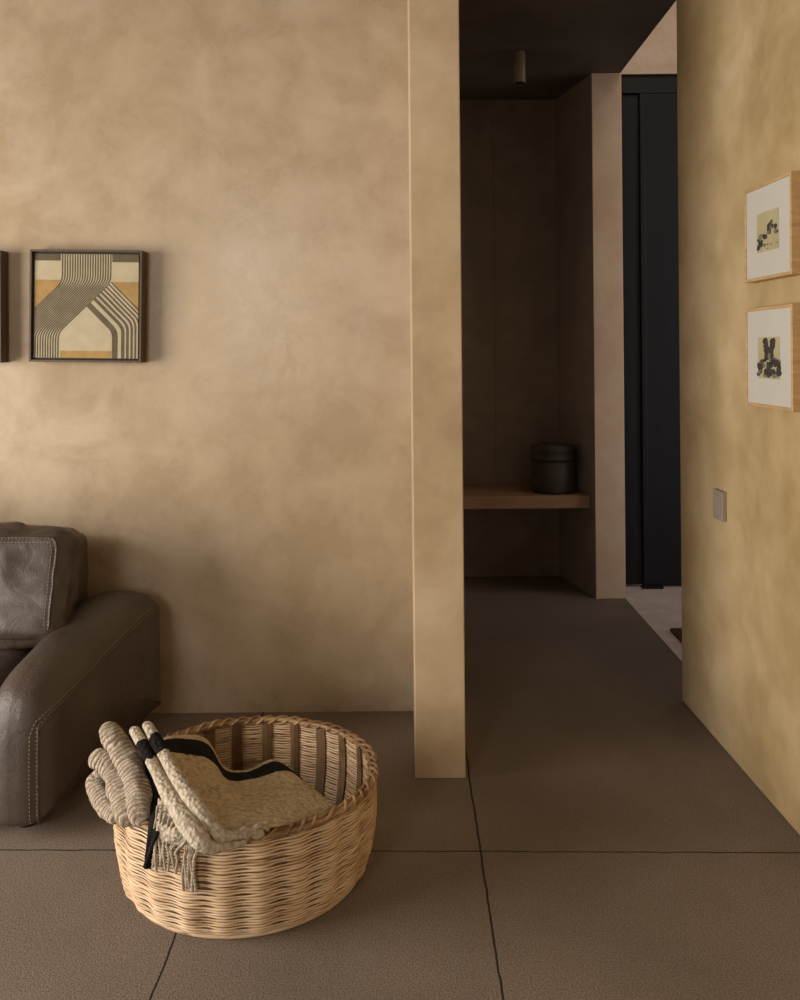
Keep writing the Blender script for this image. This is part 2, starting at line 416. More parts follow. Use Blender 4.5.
# tall black door with header
b = MB(); b.box(1.102, 2.05, 4.74, 4.82, 2.604, 2.700)
dr = b.build('door_1', M['doorhead']); struct(dr)
b = MB(); b.box(1.104, 1.243, 4.752, 4.80, 0.012, 2.60); o = b.build('side_panel', M['door'], dr); bevel(o, 0.003)
b = MB(); b.box(1.250, 2.045, 4.742, 4.79, 0.006, 2.60); o = b.build('door_leaf', M['door'], dr); bevel(o, 0.003)
b = MB(); b.box(1.247, 1.272, 4.735, 4.78, 0.0, 2.60); o = b.build('door_stile', M['door'], dr); bevel(o, 0.003)
b = MB(); b.box(1.23, 1.34, 4.70, 4.742, 0.0, 0.012); o = b.build('threshold_plate', M['door'], dr)

# ------------------------------------------------------------------ sofa
def rbox(c, size, r, n=22, puff=0.0, wr=0.0, rot=None, seed=0, pin=None, wscale=7.0):
    hx, hy, hz = [s/2 for s in size]; bm = bmesh.new()
    bmesh.ops.create_cube(bm, size=2.0)
    bmesh.ops.subdivide_edges(bm, edges=bm.edges[:], cuts=n, use_grid_fill=True)
    vs = []
    for v in bm.verts:
        p = v.co.copy()
        # denser near the borders
        p = Vector([math.sin(q*PI/2) if abs(q) < 0.9999 else q for q in p])
        a = Vector((p.x*hx, p.y*hy, p.z*hz))
        inn = Vector((max(-(hx-r), min(hx-r, a.x)), max(-(hy-r), min(hy-r, a.y)), max(-(hz-r), min(hz-r, a.z))))
        d = a-inn
        if d.length > 1e-6: a = inn + d.normalized()*r
        k = (1-min(1, abs(p.x))**2.5)*(1-min(1, abs(p.z))**2.5) if abs(p.y) > 0.5 else 0
        a.y += puff*(1 if p.y > 0 else -1)*k
        k2 = (1-min(1, abs(p.x))**2.5)*(1-min(1, abs(p.y))**2.5)
        a.z += puff*0.6*(1 if p.z > 0 else -1)*k2
        if wr:
            q = Vector((a.x*wscale+seed, a.y*wscale, a.z*wscale*1.4))
            a += (a.normalized())*wr*(fbm(q+Vector((0.6*fbm(q*0.7), 0, 0)), 4))
        if rot: a = rot @ a
        vs.append(a+Vector(c))
    fs = [tuple(v.index for v in f.verts) for f in bm.faces]
    bm.free(); return vs, fs
sofa = tag(empty('sofa', (-1.6, 2.7, 0)), 'brown leather sofa with light saddle stitching against the plaster wall', 'sofa')
def part(name, vf, m, parent, smooth=True):
    b = MB(); b.add(*vf); return b.build(name, m, parent, smooth)
# arm on the right: side outline swept across its width
def arm(x_in, x_out, flare, name, mirror=False):
    prof = [(3.085, 0.035)]
    prof += [(3.085, z) for z in (0.12, 0.22, 0.32, 0.40)]
    prof += [(3.07, 0.434), (3.02, 0.452), (2.95, 0.456), (2.85, 0.452), (2.75, 0.445), (2.65, 0.436), (2.55, 0.425), (2.47, 0.414), (2.41, 0.402), (2.365, 0.385), (2.335, 0.362), (2.314, 0.33), (2.304, 0.29), (2.300, 0.24), (2.298, 0.18), (2.298, 0.12), (2.30, 0.07), (2.305, 0.035)]
    prof += [(y, 0.03) for y in (2.36, 2.46, 2.56, 2.66, 2.76, 2.86, 2.96, 3.04)]
    cy, cz = 2.70, 0.22; W = x_out-x_in; r = 0.072
    vs = []; cols = []
    for a in [0, 12, 25, 40, 55, 70, 82, 90]:
        q = math.radians(a); cols.append((r*(1-math.sin(q)), r*(1-math.cos(q)) if True else 0))
    # columns: (distance from inner side, inset)
    seq = [(r*(1-math.cos(math.radians(a))), r*(1-math.sin(math.radians(a)))) for a in (0, 15, 30, 45, 60, 75, 90)]
    seq += [(lerp(r, W-r, t), 0) for t in (0.14, 0.28, 0.42, 0.56, 0.70, 0.85)]
    seq += [(W-d, i) for d, i in reversed(seq[:7])]
    n = len(prof)
    def nrm(i):
        y0, z0 = prof[i-1]; y1, z1 = prof[(i+1) % n]
        t = Vector((y1-y0, z1-z0)).normalized(); return Vector((-t.y, t.x))
    for d, ins in seq:
        for i, (y, z) in enumerate(prof):
            nn = nrm(i); s = 1
            inw = Vector((cy-y, cz-z))
            if nn.dot(inw) < 0: nn = -nn
            yy, zz = y+nn.x*ins, z+nn.y*ins
            t = d/W
            crown = 0.010*math.sin(PI*min(1, max(0, t))) * (1 if z > 0.3 else 0)
            zz += crown
            x = x_in+d + flare*max(0, (yy-2.32))*t
            f = fbm(Vector((x*6, yy*6, zz*6)), 3)*0.006
            zz += f*(1 if z > 0.1 else 0); yy += f*0.6*(1 if z > 0.1 else 0)
            vs.append(Vector((x, yy, zz)))
    fs = []
    m = len(seq)
    for j in range(m-1):
        for i in range(n):
            fs.append((j*n+i, j*n+(i+1) % n, (j+1)*n+(i+1) % n, (j+1)*n+i))
    # side walls: inner rings shrinking to the centre, with a slight bulge
    for side, j0, sg in ((0, 0, -1), (1, m-1, 1)):
        prev = [j0*n+i for i in range(n)]
        for k, q in enumerate((0.12, 0.3, 0.5, 0.7, 0.9)):
            cur = []
            for i in range(n):
                p = vs[j0*n+i]; c = Vector((p.x, cy, cz))
                v = p.lerp(Vector((p.x, cy, cz)), q); 
                v.x += sg*0.022*math.sin(q*PI/2) + (flare*(v.y-p.y)*side)
                v.x += fbm(v*5, 3)*0.006
                cur.append(len(vs)); vs.append(v)
            for i in range(n):
                a = (prev[i], prev[(i+1) % n], cur[(i+1) % n], cur[i])
                fs.append(a if side == 0 else a)
            prev = cur
        fs.append(tuple(prev))
    if mirror: vs = [Vector((2*mirror-v.x, v.y, v.z)) for v in vs]
    bm = bmesh.new(); bv = [bm.verts.new(v) for v in vs]
    for f in fs: bm.faces.new([bv[i] for i in f])
    bmesh.ops.recalc_face_normals(bm, faces=bm.faces[:])
    vs = [v.co.copy() for v in bm.verts]; fs = [tuple(v.index for v in f.verts) for f in bm.faces]
    bm.verts.index_update(); fs = [tuple(v.index for v in f.verts) for f in bm.faces]
    bm.free()
    b = MB(); b.add(vs, fs); o = b.build(name, M['leather'], sofa, True)
    s = o.modifiers.new('sub', 'SUBSURF'); s.levels = 2; s.render_levels = 2
    return o
arm_r = arm(-1.10, -0.925, 0.135, 'armrest')
arm_l = arm(-1.085, -0.935, 0.0, 'armrest', mirror=-1.62)
part('backrest', rbox((-1.62, 2.995, 0.345), (1.09, 0.17, 0.62), 0.05, 22, 0.004, 0.006, seed=3), M['leather'], sofa)
part('base', rbox((-1.62, 2.69, 0.135), (1.06, 0.72, 0.19), 0.03, 16, 0, 0.003, seed=5), M['leather'], sofa)
for k in range(2):
    part('seat_cushion', rbox((-1.353-0.515*k, 2.60, 0.30), (0.51, 0.60, 0.15), 0.05, 22, 0.012, 0.012, seed=k*9+1), M['leather'], sofa)
R = Matrix.Rotation(math.radians(-17), 3, 'X')
cush = []
for k in range(2):
    vf = rbox((-1.299-0.555*k, 2.765, 0.545), (0.545, 0.165, 0.340), 0.045, 34, 0.022, 0.016, rot=R, seed=k*13+20, wscale=8.0)
    cush.append(part('back_cushion', vf, M['leather'], sofa))
# feet
for x, y in ((-1.02, 2.40), (-1.02, 3.02), (-2.22, 2.40), (-2.22, 3.02)):
    b = MB(); b.lathe([(0.02, 0.0), (0.024, 0.04)], (x, y), 16); b.build('foot', M['black'], sofa)
# saddle stitching
def stitches(path, name, par, off=0.0035, step=0.0105, ln=0.0062, r=0.0011):
    P = crom(path, 14); b = MB(); acc = 0; nxt = 0
    for i in range(len(P)-1):
        seg = (P[i+1]-P[i]).length
        while nxt < acc+seg:
            t = (nxt-acc)/seg; p = P[i].lerp(P[i+1], t); d = (P[i+1]-P[i]).normalized()
            b.sweep([p-d*ln/2, p, p+d*ln/2], [r*0.7, r, r*0.7], 6); nxt += step
        acc += seg
    b.build(name, M['stitch'], par, True)
def surf_path(obj, root, pts, direction, lift=0.0006):
    # drop points on to the evaluated shape along a direction
    dg = bpy.context.evaluated_depsgraph_get(); dg.update()
    ev = obj.evaluated_get(dg); out = []
    off = root.location
    for p in pts:
        ok, loc, nn, idx = ev.ray_cast(Vector(p)-off, Vector(direction).normalized())
        if ok: out.append(loc+off+nn*lift)
    return out
bpy.context.view_layer.update()
def dense(pts, n=8): return crom(pts, n)
# front outline of the arm: up the front edge, then along the outer top edge towards the wall
edge = dense([(-0.957, 2.25, z) for z in (0.05, 0.12, 0.20, 0.27)], 6)
e1 = surf_path(arm_r, sofa, edge, (0, 1, 0))
e1b = surf_path(arm_r, sofa, dense([(-0.972, 2.25, z) for z in (0.05, 0.12, 0.20, 0.27)], 6), (0, 1, 0))
def topedge(dz): return surf_path(arm_r, sofa, dense([(-0.5, y, z+dz) for y, z in ((2.318, 0.292), (2.345, 0.314), (2.40, 0.330), (2.48, 0.342), (2.58, 0.356), (2.70, 0.374), (2.85, 0.392), (2.98, 0.400))], 5), (-1, 0, 0))
t1 = topedge(0)
if len(e1) > 3 and len(t1) > 3:
    stitches(e1+t1, 'stitching', arm_r); stitches(e1b+topedge(0.012), 'stitching', arm_r)
    b = MB(); P = crom(e1+t1, 3); P = [p+Vector((0.004, 0, -0.004)) for p in P]; b.sweep(P, 0.0026, 8); b.build('seam', M['leather'], arm_r, True)
def cpt(x, yz, z):      # point on the cushion's own axes
    return Vector((-1.299, 2.765, 0.545)) + R @ Vector((x, yz, z))
dn = (R @ Vector((0, 1, 0)))
for dx in (0.0, -0.010):
    ring = [cpt(x, -0.4, 0.130+dx) for x in (-0.25, -0.15, -0.05, 0.05, 0.15, 0.215)] + [cpt(0.232+dx, -0.4, 0.120), cpt(0.238+dx, -0.4, 0.09)] + [cpt(0.240+dx, -0.4, z) for z in (0.03, -0.03, -0.09, -0.13)]
    sp = surf_path(cush[0], sofa, dense(ring, 6), dn)
    if len(sp) > 4: stitches(sp, 'stitching', cush[0])
    if dx == 0:
        b = MB(); b.sweep([p+Vector((0.004,0,0.004)) for p in sp], 0.003, 8); b.build('seam', M['leather'], cush[0], True)

# ------------------------------------------------------------------ basket
BC = Vector((-0.392, 2.196, 0)); RB, RT, BH = 0.284, 0.306, 0.230
def brad(z): 
    t = z/BH; return lerp(RB, RT, t) + 0.012*math.sin(PI*min(1, t))**1.0 - 0.03*max(0, 0.10-t)/0.10*0.6
basket = tag(empty('wicker_basket', tuple(BC)), 'round woven cane basket holding two wool throws on the concrete floor', 'basket')
NS = 24; ROWS = 33
b = MB()
for k in range(ROWS):
    z0 = 0.008+(BH-0.016)*k/(ROWS-1); pts = []; rr = []
    ph = random.random()*6; tw = 1 if k % 2 else -1
    for j in range(NS*12):
        a = 2*PI*j/(NS*12)
        wv = math.cos(NS*a)
        q = Vector((math.cos(a)*3.0, math.sin(a)*3.0, k*0.9))
        z = z0 + 0.0017*noise.noise(q*1.3) + 0.0007*math.sin(NS*a+PI/2)*tw
        r = brad(max(0, z0)) + 0.0025*wv + 0.0014*noise.noise(q*2.5)
        pts.append(BC+Vector((r*math.cos(a), r*math.sin(a), z)))
        rr.append(0.00235*(1+0.25*noise.noise(q*1.9)+0.16*wv))
    b.sweep(pts, rr, 8, closed=True)
b.build('woven_side', M['weft'], basket, True)
# second, thinner strand hugging each row between the stakes
b = MB()
for k in range(ROWS-1):
    z0 = 0.008+(BH-0.016)*(k+0.5)/(ROWS-1); pts = []; rr = []
    for j in range(NS*12):
        a = 2*PI*j/(NS*12); q = Vector((math.cos(a)*3.0, math.sin(a)*3.0, k*0.9+50))
        r = brad(z0)-0.0012 + 0.0022*math.cos(NS*a) + 0.001*noise.noise(q*2.5)
        g = 0.5+0.5*math.cos(NS*a)
        pts.append(BC+Vector((r*math.cos(a), r*math.sin(a), z0+0.001*noise.noise(q*1.5)))); rr.append(0.0004+0.0014*g)
    b.sweep(pts, rr, 6, closed=True)
b.build('binding_strand', M['rim'], basket, True)  # darker cane paints in the shaded gaps between the rows
for s in range(NS):
    a = 2*PI*s/NS + random.uniform(-0.01, 0.01); hw = random.uniform(0.012, 0.016)
    ca, sa = math.cos(a), math.sin(a); T = Vector((-sa, ca, 0)); Rr = Vector((ca, sa, 0))
    vs = []; nz_ = 10
    for i in range(nz_+1):
        z = 0.004+(BH-0.006)*i/nz_; r = brad(z)-0.0028
        ww = hw*(0.9+0.12*noise.noise(Vector((s*3.1, i*0.4, 0))))
        c0 = BC+Rr*r+Vector((0, 0, z))
        vs += [c0-T*ww, c0+T*ww, c0+T*ww-Rr*0.0035, c0-Rr*0.0055, c0-T*ww-Rr*0.0035]
    fs = [(0,1,2,3,4), tuple(reversed([nz_*5+q for q in range(5)]))]
    for i in range(nz_):
        for q in range(5): fs.append((i*5+q, i*5+(q+1)%5, (i+1)*5+(q+1)%5, (i+1)*5+q))
    b = MB(); b.add(vs, fs); o = b.build('stake', M['stake'], basket)
# rim: core hoops wrapped with split cane
b = MB(); rt = brad(BH)
for rad, zz, rr0 in ((0.0055, 0.001, 0.0062), (-0.006, 0.002, 0.0058)):
    pts = []
    for j in range(240):
        a = 2*PI*j/240; q = Vector((math.cos(a)*2, math.sin(a)*2, rad*99))
        r = rt+rad+0.0025*noise.noise(q*2); pts.append(BC+Vector((r*math.cos(a), r*math.sin(a), BH+zz+0.004*noise.noise(q*1.6))))
    b.sweep(pts, rr0, 10, closed=True)
for s_ in range(2):
    pts = []; NW = 27; n = NW*14
    for j in range(n):
        a = 2*PI*j/n; ph = a*NW + s_*PI + 1.6*noise.noise(Vector((math.cos(a)*3, math.sin(a)*3, 4))); q = Vector((math.cos(a)*2, math.sin(a)*2, 0))
        rr_ = rt+0.0115*math.cos(ph)+0.0025*noise.noise(q*2)
        pts.append(BC+Vector((rr_*math.cos(a), rr_*math.sin(a), BH+0.002+0.0075*math.sin(ph)+0.004*noise.noise(q*1.6))))
    b.sweep(pts, [0.0038*(1+0.35*noise.noise(p*40)) for p in pts], 8, closed=True)
b.build('rim', M['rim'], basket, True)
b = MB(); b.lathe([(0.02, 0.003), (RB-0.02, 0.003), (RB-0.012, 0.006), (RB-0.02, 0.010), (0.02, 0.010)], (BC.x, BC.y), 64)
pts = [BC+Vector(((RB-0.010)*math.cos(2*PI*j/160), (RB-0.010)*math.sin(2*PI*j/160), 0.0055)) for j in range(160)]
b.sweep(pts, 0.0055, 8, closed=True)
b.build('base', M['weft'], basket, True)

# ------------------------------------------------------------------ cream throw with black stripes
def oncone(px, py, add=0.0):
    d = pixdir(px, py); o = Vector((0,0,CAM_H)); best = None
    t = 1.4
    while t < 3.2:
        p = o+d*t; r = (Vector((p.x, p.y, 0))-BC).length
        if r < brad(max(0, min(BH, p.z)))+add: return p
        t += 0.001
    return o+d*2.0
throw = tag(empty('striped_throw', tuple(BC+Vector((0,0,0.02)))), 'cream wool throw with black stripes and tassels draped over the basket\'s front rim', 'blanket')
rows = [ # (px, py, z) from the back edge to the front edge
 [(152,742,0.330),(180,735,0.315),(206,738,0.292),(224,764,0.235),(246,769,0.222),(272,761,0.225),(292,769,0.205)],
 [(158,752,0.328),(183,747,0.312),(210,752,0.286),(226,772,0.238),(249,776,0.228),(280,767,0.225),(302,778,0.203)],
 [(168,768,0.318),(190,764,0.302),(215,768,0.278),(232,785,0.242),(256,786,0.230),(290,778,0.224),(315,788,0.202)],
 [(182,792,0.300),(202,790,0.288),(226,790,0.272),(246,800,0.252),(270,801,0.236),(300,794,0.222),(328,797,0.204)],
 [(200,818,0.278),(220,814,0.272),(244,812,0.264),(262,818,0.252),(284,818,0.238),(308,808,0.224),(334,802,0.206)],
 [(210,838,0.262),(228,834,0.262),(248,829,0.258),(266,830,0.248),(288,826,0.236),(312,815,0.222),(333,806,0.204)]]
for r_ in rows[1:]:
    r_[0] = (r_[0][0]-5, r_[0][1]-6, r_[0][2]+0.022)
ctrl = [[at(*p) for p in r] for r in rows]
cols = [crom(r, 9) for r in ctrl]                     # refine across
nc = len(cols[0]); grid = []
colsT = [crom([cols[i][j] for i in range(len(cols))], 10) for j in range(nc)]
nr = len(colsT[0])
vs, fs, uv = [], [], []
for i in range(nr):
    for j in range(nc):
        p = colsT[j][i].copy()
        u, v = j/(nc-1), i/(nr-1)
        p.z += 0.004*math.sin(u*9+v*3) + 0.003*fbm(p*14, 3)
        vs.append(p); uv.append((u, v))
def inside(p, z, pull):
    q = Vector((p.x-BC.x, p.y-BC.y, 0)); 
    lim = brad(max(0.01, min(BH, z)))-0.022
    q = q*pull
    if q.length > lim: q = q.normalized()*lim
    return Vector((BC.x+q.x, BC.y+q.y, z))
per = [(0, j) for j in range(nc)]+[(i, nc-1) for i in range(1, nr)]+[(nr-1, j) for j in range(nc-2, -1, -1)]+[(i, 0) for i in range(nr-2, 0, -1)]
pid = [i*nc+j for i, j in per]
for i in range(nr-1):
    for j in range(nc-1): fs.append((i*nc+j, (i+1)*nc+j, (i+1)*nc+j+1, i*nc+j+1))
prev = pid
for zf, pull in ((0.93, 1.0), (0.80, 0.965), (0.65, 0.95), (0.45, 0.93), (0.25, 0.9), (0.1, 0.86)):
    cur = []
    for q in pid:
        p = vs[q]; n_ = inside(p, max(0.016, p.z*zf), pull); cur.append(len(vs)); vs.append(n_); uv.append((uv[q][0], uv[q][1]))
    L_ = len(prev)
    for k in range(L_): fs.append((prev[k], prev[(k+1)%L_], cur[(k+1)%L_], cur[k]))
    prev = cur
fs.append(tuple(reversed(prev)))
b = MB(); b.add(vs, fs, 0, uv); o = b.build('folded_cloth', M['cream'], throw, True)
s = o.modifiers.new('sub', 'SUBSURF'); s.levels = 1; s.render_levels = 1
# the two rolled folds standing up and running forward over the rim
def fold(path, rad, name, m, parent, n=20, ring=0.0, wl=0.011, flat=0.8, vs_=1.0):
    P = crom(path, 16); R_ = crom([Vector((r, 0, 0)) for r in rad], 16); rr = []
    L = 0
    for i, p in enumerate(P):
        if i: L += (P[i]-P[i-1]).length
        e = min(1, (L+0.002)/0.014); e = math.sqrt(max(0.02, 1-(1-e)**2))
        rr.append(R_[i].x*e*(1+ring*math.sin(L*2*PI/wl)+0.10*noise.noise(p*30)))
    b = MB(); b.sweep(P, rr, n, flat=flat, vscale=vs_)
    return b
b = fold([at(133,728,0.372), at(143,745,0.352), at(155,768,0.325), at(170,795,0.302), at(186,820,0.285), at(200,839,0.268), at(211,847,0.254), at(228,846,0.249), at(246,842,0.246)],
         [0.0125, 0.014, 0.014, 0.019, 0.023, 0.022, 0.016, 0.010, 0.006], '', None, None)
b2 = fold([at(146,723,0.378), at(157,742,0.357), at(170,765,0.334), at(185,790,0.312), at(200,812,0.294), at(213,829,0.272), at(224,836,0.262), at(242,835,0.255), at(262,831,0.250)],
         [0.0125, 0.0145, 0.015, 0.018, 0.021, 0.019, 0.014, 0.010, 0.006], '', None, None)
for i, bb in enumerate((b, b2)):
    bb.build('rolled_fold', M['creamtube'], throw, True)
# black stripe on the hidden turn of the throw, falling outside the rim
def ribbon(left, right, name, m, parent, thick=0.006, n=8, nv=8, wob=0.003, seed=0):
    A = crom(left, n); B = crom(right, n); vs = []; uv = []; fs = []
    for i in range(len(A)):
        for k in range(nv+1):
            t = k/nv; p = A[i].lerp(B[i], t)
            p = p + Vector((0, -1, 0.3))*(wob*math.sin(t*9+i*0.25+seed)+0.004*math.sin(PI*t))
            vs.append(p); uv.append((t, i/len(A)))
    for i in range(len(A)-1):
        for k in range(nv): fs.append((i*(nv+1)+k, (i+1)*(nv+1)+k, (i+1)*(nv+1)+k+1, i*(nv+1)+k+1))
    b = MB(); b.add(vs, fs, 0, uv); o = b.build(name, m, parent, True)
    md = o.modifiers.new('sol', 'SOLIDIFY'); md.thickness = thick; md.offset = -1
    return o
ribbon([ad(140,748,2.12), ad(146,775,2.06), ad(149,800,2.01), oncone(148,826,0.016), oncone(146,850,0.013), oncone(144,868,0.011)],
       [ad(158,768,2.10), ad(168,785,2.04), ad(172,802,1.99), oncone(162,826,0.016), oncone(154,848,0.013), oncone(147,869,0.011)], 'black_band', M['blackwool'], throw, 0.008)
ribbon([ad(158,798,1.985), oncone(157,822,0.020), oncone(155,838,0.018)],
       [ad(178,800,1.955), oncone(186,832,0.026), oncone(192,850,0.022)], 'flap', M['creamplain'], throw, 0.006, 8, 10)
# turned-under edge layers at the front
for k in range(4):
    px0, py0 = 206+5*k, 846-3.2*k
    pts = [at(px0, py0+3, 0.246+0.006*k), at(px0+18, py0-5, 0.250+0.004*k), at(px0+38, py0-9+1.5*math.sin(k*2), 0.248+0.003*k), at(px0+58-3*k, py0-13+2*math.cos(k*3), 0.244+0.002*k)]
    P = crom(pts, 10); P = [p+Vector((0, 0, 0.003*math.sin(i*0.9+k))) for i, p in enumerate(P)]
    b = MB(); b.sweep(P, [0.0062*(1+0.25*noise.noise(p*60)) for p in P], 10, flat=0.8, vscale=8); b.build('folded_edge', M['tassel'], throw, True)
# tassels
def tassel(p0, px, py0, py1, r, seed):
    pts = [p0]; n = 7
    for i in range(1, n+1):
        t = i/n; pts.append(oncone(px+1.4*math.sin(seed*2.3+t*4), lerp(py0, py1, t), 0.012+0.004*(1-t)))
    P = crom(pts, 6); b = MB()
    for q in range(2):
        Q = []
        for i, p in enumerate(P):
            a = i*0.75+q*PI; Q.append(p+Vector((math.cos(a), math.sin(a)*0.5, math.sin(a)*0.3))*r*0.55)
        b.sweep(Q, [r*(0.8+0.15*math.sin(i*1.5)) for i in range(len(Q))], 6)
    b.build('tassel', M['tassel'], throw, True)
for i in range(9):
    t = i/8; px = lerp(154, 176, t)
    s0 = oncone(lerp(158,190,t), lerp(806,836,t), 0.030)
    tassel(s0, px, lerp(822,846,t)+2, lerp(868,874,t)-random.uniform(0, 10)+4*math.sin(i*1.7), 0.0026, i)
for i in range(7):
    t = i/6; px = lerp(184, 195, t)
    s0 = oncone(lerp(186,200,t), 846, 0.026)
    tassel(s0, px, 853, 893-random.uniform(0, 5), 0.0028, i+20)
# ------------------------------------------------------------------ marled throw on the left rim
wool = tag(empty('marled_throw', tuple(BC+Vector((-0.25,0,0.02)))), 'fuzzy grey-beige marled throw bunched in loops over the basket\'s left rim', 'blanket')
B = MB()
def lobe(path, rad, ring=0.012, wl=0.011, flat=0.85, n=32):
    P = crom(path, 16); R_ = crom([Vector((r,0,0)) for r in rad], 16); rr = []; L = 0; vs_ = []
    tot = sum((P[i]-P[i-1]).length for i in range(1, len(P)))
    for i, p in enumerate(P):
        if i: L += (P[i]-P[i-1]).length
        e = min(1, (L+0.001)/0.020); e = math.sqrt(max(0.01, 1-(1-e)**2))
        e2 = min(1, (tot-L+0.001)/0.015); e *= math.sqrt(max(0.01, 1-(1-e2)**2))
        rr.append(R_[i].x*e*(1+ring*math.sin(L*2*PI/wl+noise.noise(p*8)*3)+0.08*noise.noise(p*26)))
    B.sweep(P, rr, n, flat=flat)
lobe([ad(106,724,2.16), ad(115,741,2.13), ad(126,758,2.10), ad(134,776,2.065), ad(138,795,2.015), ad(139,812,1.97), ad(141,824,1.94)], [0.023,0.027,0.029,0.030,0.029,0.026,0.018])
lobe([ad(92,757,2.13), ad(103,761,2.115), ad(114,772,2.09), ad(121,788,2.055), ad(125,803,2.015), ad(127,815,1.98), ad(129,823,1.96)], [0.022,0.027,0.029,0.031,0.030,0.026,0.018])
lobe([ad(104,770,2.14), ad(97,781,2.13), ad(100,794,2.10), ad(107,806,2.06), ad(114,814,2.025), ad(119,820,2.00)], [0.018,0.023,0.025,0.025,0.022,0.015])
for i_, v_ in enumerate(B.v):
    q_ = v_*1.0; k_ = 0.0045*noise.fractal(q_*38, 1.0, 2.0, 3); B.v[i_] = v_+Vector((noise.noise(q_*31+Vector((9,0,0))), noise.noise(q_*33), noise.noise(q_*29)))*0.004+Vector((k_, -k_, k_))*0.5
B.build('gathered_cloth', M['marl'], wool, True)
# tail that lies down inside the basket
b = MB(); P = crom([ad(140,790,2.17), Vector((-0.58,2.24,0.19)), Vector((-0.57,2.26,0.10)), Vector((-0.55,2.25,0.05))], 10)
b.sweep(P, [0.03+0.01*math.sin(i*0.3) for i in range(len(P))], 18); b.build('tucked_end', M['marl'], wool, True)

# ------------------------------------------------------------------ geometric artwork
def clip(poly, ax, val, keep_less):
    out = []
    for i in range(len(poly)):
        a, c = poly[i-1], poly[i]
        ia = (a[ax] <= val) if keep_less else (a[ax] >= val); ic = (c[ax] <= val) if keep_less else (c[ax] >= val)
        if ia != ic:
            t = (val-a[ax])/(c[ax]-a[ax]); out.append((a[0]+(c[0]-a[0])*t, a[1]+(c[1]-a[1])*t))
        if ic: out.append(c)
    return out
def clipbox(poly):
    for ax, v, k in ((0,0,False),(0,1,True),(1,0,False),(1,1,True)):
        if len(poly) < 3: return poly
        poly = clip(poly, ax, v, k)
    return poly
def offset_path(pts, wdt):     # left / right offsets of a polyline
    A, Bq = [], []
    for i, p in enumerate(pts):
        a = Vector(pts[max(0, i-1)]); c = Vector(pts[min(len(pts)-1, i+1)]); t = (c-a).normalized(); n = Vector((-t.y, t.x))*wdt/2
        A.append((p[0]+n.x, p[1]+n.y)); Bq.append((p[0]-n.x, p[1]-n.y))
    return A, Bq
def bend(p0, p1, p2, p3=None, r=0.05):
    pts = [Vector(p0), Vector(p1), Vector(p2)] + ([Vector(p3)] if p3 else [])
    out = [pts[0]]
    for i in range(1, len(pts)-1):
        a = pts[i]+(pts[i-1]-pts[i]).normalized()*r; c = pts[i]+(pts[i+1]-pts[i]).normalized()*r
        for k in range(6):
            t = k/5; out.append(a*(1-t)**2+pts[i]*2*t*(1-t)+c*t*t)
    out.append(pts[-1]); return [tuple(p) for p in out]
S = 0.384; T = 0.060
def art_frame(cx, cz, tilt, label, design):
    yb = WY-0.002
    root = tag(empty('framed_artwork', (cx, yb, cz-S/2)), label, 'artwork', None)
    rot = Matrix.Rotation(tilt, 3, 'Y'); c = Vector((cx, 0, cz))
    def tr(b):
        b.v = [c + rot @ (v-c) if True else v for v in b.v]; return b
    h = S/2; fw = 0.0075
    b = MB()
    b.box(cx-h, cx-h+fw, yb-T, yb, cz-h, cz+h); b.box(cx+h-fw, cx+h, yb-T, yb, cz-h, cz+h)
    b.box(cx-h+fw, cx+h-fw, yb-T, yb, cz-h, cz-h+fw); b.box(cx-h+fw, cx+h-fw, yb-T, yb, cz+h-fw, cz+h)
    o = tr(b).build('frame', M['walnut'], root); bevel(o, 0.001, 1)
    x0, z1 = cx-h+0.014, cz+h-0.014; s = S-0.028; yf = yb-T+0.010
    b = MB(); b.box(cx-h+fw, cx+h-fw, yf+0.004, yb-0.01, cz-h+fw, cz+h-fw); tr(b).build('backing_panel', M['black'], root)
    b = MB(); mats = [M['art_cream'], M['art_ochre'], M['art_dark'], M['rust']]
    b.box(x0, x0+s, yf, yf+0.004, z1-s, z1, 0)
    lay = [0]
    def poly(p, mi, dy):
        p = clipbox(list(p))
        if len(p) < 3: return
        vs = [(x0+x*s, yf-dy, z1-y*s) for x, y in p]
        ar = sum(p[i-1][0]*p[i][1]-p[i][0]*p[i-1][1] for i in range(len(p)))
        f = tuple(range(len(vs)))
        b.add(vs, [f if ar < 0 else tuple(reversed(f))], mi)
    design(poly)
    tr(b).build('canvas', mats, root)
    return root
def design_stripes(poly):
    D = 0.0003
    R_ = lambda x0,y0,x1,y1: [(x0,y0),(x1,y0),(x1,y1),(x0,y1)]
    poly(R_(0,0,0.25,0.065), 2, D); poly(R_(0.745,0,1,0.075), 2, D)
    poly([(0,0.25),(0.25,0.25),(0.25,0.30),(0,0.54)], 1, D); poly([(0.745,0.265),(1,0.265),(1,0.55)], 1, D)
    poly(R_(0.25,0.93,0.745,1), 1, D*1)
    n = 20
    for k in range(n):
        x = 0.2575+0.4875*(k+0.4)/n; yb_ = 0.27+0.03*0
        sh = 0.5
        pts = bend((x,0), (x,yb_), (x-sh, yb_+sh*0.98), (x-sh, 1.05), 0.07) if x-sh > -0.3 else None
        A, Q = offset_path(pts, 0.0125)
        for i in range(len(A)-1): poly([A[i],A[i+1],Q[i+1],Q[i]], 2, D*2)
    for d, wd in ((0.018,0.052),(0.075,0.030),(0.108,0.024),(0.138,0.020),(0.164,0.016),(0.188,0.014),(0.212,0.012),(0.234,0.011)):
        xs, ys = 0.5+d, 0.50-d; xv = 0.752+1.35*d
        yv = ys+(xv-xs)
        pts = bend((xs,ys), (xv,yv), (xv,1.05), None, 0.06)
        A, Q = offset_path(pts, wd)
        for i in range(len(A)-1): poly([A[i],A[i+1],Q[i+1],Q[i]], 2, D*3)
